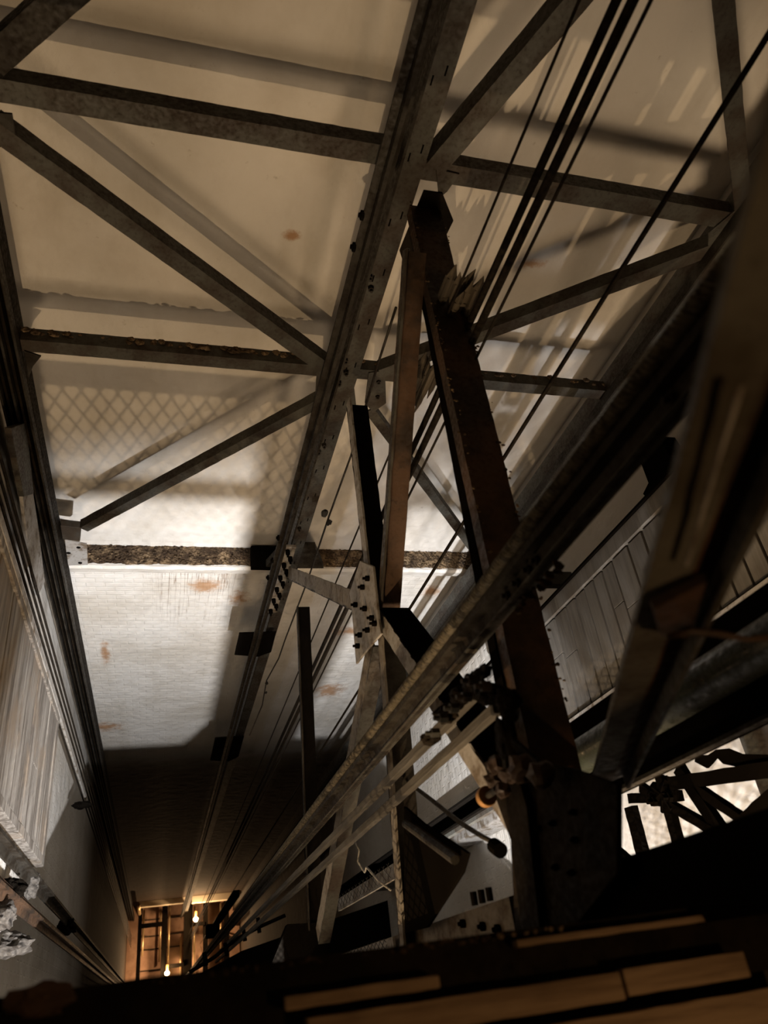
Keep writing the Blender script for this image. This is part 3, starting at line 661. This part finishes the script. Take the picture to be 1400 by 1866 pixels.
# ================================================================ LEFT LOWER RAILS AND LUMPS
t = gr(-.70, .75, ZP + .1, -3.0, 1, 'dark guide rail on the left wall below the casing', 'steel_dark', .10, .05, up=(1, 0, 0))
t = gr(-.70, .58, ZP + .1, -3.0, 1, 'brown guide rail on the left wall nearest the landing', 'rust', .09, .04, up=(1, 0, 0))
for (u, v, r, sq, lab, m) in ((52, 1612, .055, (1, 1.2, 1.2), 'knobbly grey plaster lump on the left guide rail', 'stone'), (22, 1722, .085, (1, .6, 2.0), 'rough crumbling stone corbel at the left edge', 'stone'), (0, 1668, .08, (1, .7, 1.4), 'rough plaster patch on the left wall above the corbel', 'stone'), (22, 1622, .06, (1, .8, 1), 'black bracket stub left of the plaster lump', 'black'), (120, 1690, .07, (1, .8, 1.4), 'black clip where the left guide rails close up', 'black'), (150, 1467, .05, (1.6, .6, .8), 'black clip on the left column below the ropes', 'black')):
    bm = bmesh.new(); lump(bm, at(u, v, x=-.70), r, u, 4, sq)
    for vv in bm.verts: vv.co += noise.noise_vector(vv.co * 22) * .010
    o = finish('plaster_lump' if m != 'black' else 'iron_clip', bm, m); tag(o, lab, 'lump' if m != 'black' else 'clip')
t = thing('column_bracket', 'bent grey bracket plate tying the ribbed column to the wall', 'bracket', (-.76, 2.3, -3.9)); bm = bmesh.new()
q = lambda u, v: at(u, v, x=-.74)
slab(bm, [q(38, 870), q(58, 880), q(70, 960), q(82, 1060), q(70, 1085), q(52, 1000)], (-.02, 0, 0)); finish('plate', bm, 'steel_pale', t, .003)
bm = bmesh.new(); slab(bm, [at(20, 780, x=-.72), at(48, 770, x=-.72), at(62, 900, x=-.72), at(44, 905, x=-.72)], (-.03, 0, 0)); finish('arm', bm, 'steel', t, .003)

# ================================================================ WIRE ON THE MIDDLE COLUMN
t = thing('hanging_wire', 'knotted wire hanging beside the middle column below its bracket', 'wire', A(500, 1200)); bm = bmesh.new()
tube(bm, [at(u, v, y=2.5) for u, v in ((722, 560), (690, 660), (640, 830), (600, 940), (560, 1060), (520, 1165), (508, 1200), (486, 1240), (478, 1285), (455, 1340))], .006, 6); finish('wire', bm, 'steel_dark', t, smooth=True)
for (u, v, r) in ((592, 935, .03), (600, 952, .025), (486, 1245, .022), (485, 1262, .018)):
    bm = bmesh.new(); lump(bm, at(u, v, y=2.49), r, u, 2, (.7, .6, 1.2)); finish('knot', bm, 'steel_dark', t)
bm = bmesh.new(); tube(bm, [at(u, v, x=.74) for u, v in ((648, 1535), (655, 1550), (652, 1570), (665, 1590), (668, 1580), (690, 1605), (712, 1622))], .0035, 6)
o = finish('hook_wire', bm, 'steel_pale', smooth=True); tag(o, 'thin hooked pale wire above the narrow mesh screen', 'wire')

# ================================================================ MESH GATES OF THE LOWER LANDING
for (x0, x1, lab) in ((XL + .03, .70, 'wire mesh gate closing the left bay of the lower landing'), (.88, XR - .03, 'wire mesh gate closing the right bay of the lower landing')):
    t = thing('mesh_gate', lab, 'gate', ((x0 + x1) / 2, -.04, -4.6))
    bm = bmesh.new()
    for a, b in (((x0, -.06, -4.6), (x0 + .04, -.02, -2.36)), ((x1 - .04, -.06, -4.6), (x1, -.02, -2.36)), ((x0, -.06, -2.38), (x1, -.02, -2.34)), ((x0, -.06, -2.845), (x1, -.03, -2.795)), ((x0, -.06, -4.6), (x1, -.02, -4.5))): box(bm, a, b)
    finish('frame', bm, 'steel_dark', t)
    bm = bmesh.new(); mesh_panel(bm, (x0 + .02, -.04, -4.55), (1, 0, 0), (0, 0, 1), x1 - x0 - .04, 2.18, .026, .0021); finish('wire_mesh', bm, 'steel_dark', t)
t = thing('gate_post', 'dark post between the two mesh gates', 'post', (.80, -.03, -4.6)); bm = bmesh.new(); box(bm, (.70, -.08, -4.6), (.88, .0, -1.79)); finish('post', bm, 'steel_dark', t)
# lamp holders on the lower landing; the broad and side ones are added
def fitting(label, loc, r, shade):
    t = thing('hanging_lamp', label, 'lamp', loc); bm = bmesh.new(); cyl(bm, Vector(loc) + Z * .05, (loc[0], loc[1], -1.78), .006, 8); finish('cord', bm, 'black', t)
    bm = bmesh.new(); cyl(bm, Vector(loc) + Z * .045, Vector(loc) + Z * .10, .018, 12); finish('socket', bm, 'black', t)
fitting('bare bulb holder hanging on the lower landing', WARM, .03, False)
fitting('holder added for the broad fill light on the right of the lower landing', (BROAD_FILL[0], BROAD_FILL[1], BROAD_FILL[2] + .16), .03, False)
fitting('holder added for the broad fill light on the left of the lower landing', (BROAD_FILL2[0], BROAD_FILL2[1], BROAD_FILL2[2] + .16), .03, False)
fitting('holder added for the side fill light at the right end of the lower landing', (SIDE_FILL[0], SIDE_FILL[1], SIDE_FILL[2] + .04), .03, True)
fitting('work lamp holder hanging on the lower landing', (COLD[0], COLD[1], COLD[2] + .04), .03, True)

# ================================================================ PIT
def bar(name, label, a, b, m, cat, bev=0):
    bm = bmesh.new(); box(bm, a, b); o = finish(name, bm, m, bevel=bev); tag(o, label, cat); return o
zp = ZP + .0
bar('floor_beam', 'dark beam splitting the left lit opening of the pit', (.14, .1, zp + .5), (.30, 2.95, zp + .62), 'black', 'beam')
bar('floor_beam', 'dark beam at the left edge of the pit opening', (-.55, .1, zp + .5), (-.44, 2.95, zp + .62), 'black', 'beam')
bar('floor_beam', 'wide dark beam between the two lit openings of the pit', (.78, .1, zp + .5), (1.04, 2.95, zp + .64), 'black', 'beam')
bar('floor_beam', 'dark beam splitting the right lit opening of the pit', (1.36, .1, zp + .5), (1.50, 2.95, zp + .62), 'black', 'beam')
bar('floor_beam', 'dark beam at the right edge of the pit opening', (1.98, .1, zp + .5), (2.14, 2.95, zp + .62), 'black', 'beam')
bar('cross_tie', 'short black tie across the left pane of the pit, with bolts', (-.5, 2.30, zp + .62), (.2, 2.42, zp + .7), 'black', 'tie')
bar('cross_tie', 'short black tie near the glowing bulb in the left pit opening', (.3, 1.18, zp + .62), (.8, 1.28, zp + .7), 'black', 'tie')
bar('cross_tie', 'short black tie across the right pit opening by its bulb', (1.0, 2.2, zp + .62), (1.4, 2.3, zp + .7), 'black', 'tie')
bar('pit_ledge', 'bright stone ledge across the back of the left pit opening', (-.55, 2.84, zp + .7), (.80, 3.0, zp + .95), 'cream', 'ledge', .01)
bar('pit_ledge', 'bright stone ledge across the back of the right pit opening', (1.0, 2.80, zp + .75), (2.2, 3.0, zp + 1.0), 'cream', 'ledge', .01)
M['pipe'] = mat('brass_pipe', color=(.75, .55, .3), rough=.35, metal=.7)
for (x, y0, y1, lab) in ((.36, .9, 2.9, 'shiny pipe on the pit floor beside the splitting beam'), (.72, .8, 2.0, 'shiny pipe on the pit floor beside the wide beam'), (-.40, 1.6, 2.85, 'shiny pipe along the left edge of the pit floor'), (.10, 1.4, 2.85, 'shiny pipe left of the splitting beam in the pit'), (1.12, .9, 2.8, 'shiny pipe in the right pit opening near the bulb'), (1.92, 1.2, 2.8, 'shiny pipe at the right edge of the right pit opening')):
    bm = bmesh.new(); cyl(bm, (x, y0, zp + .1), (x, y1, zp + .1), .03, 12); o = finish('floor_pipe', bm, 'pipe', smooth=True); tag(o, lab, 'pipe')
for k, y in enumerate((1.2, 1.75, 2.1, 2.55)):
    bar('floor_batten', ['thin dark batten on the pit floor nearest the bulb', 'second thin dark batten on the pit floor from the bulb', 'third thin dark batten on the pit floor from the bulb', 'thin dark batten on the pit floor nearest the back ledge'][k], (-.44, y, zp + .001), (.8, y + .03, zp + .03), 'steel_dark', 'batten')
for k, p in enumerate(BULBS):
    t = thing('pit_lamp', ['glowing bulb low in the left pit opening', 'glowing bulb high in the right pit opening'][k], 'lamp', p)
    bm = bmesh.new(); bmesh.ops.create_uvsphere(bm, u_segments=16, v_segments=10, radius=.07, matrix=Matrix.Translation(p)); o = finish('bulb', bm, 'bulb2', t, smooth=True); o.visible_shadow = True
    bm = bmesh.new(); cyl(bm, Vector(p) + Vector((0, .07, 0)), Vector(p) + Vector((0, .22, 0)), .04, 12); finish('socket', bm, 'brass', t)
for (x, y, lab) in ((-.52, 2.7, 'bright vertical pipe in the left back corner of the pit'), (2.25, 2.75, 'bright vertical pipe at the right back corner of the pit'), (2.35, 2.2, 'bright vertical pipe on the right wall of the pit')):
    bm = bmesh.new(); cyl(bm, (x, y, zp), (x, y, zp + 3), .05, 12); o = finish('wall_pipe', bm, 'pipe', smooth=True); tag(o, lab, 'pipe')
p = at(389, 1705, z=-20)
bar('junction_box', 'black box hanging in front of the pit glow', p + Vector((-.15, -.02, -.5)), p + Vector((.15, .25, 0)), 'black', 'box', .02)
bar('hanging_post', 'black bar above the box hanging before the pit glow', p + Vector((-.05, .1, 0)), p + Vector((.05, .2, 6)), 'black', 'bar')
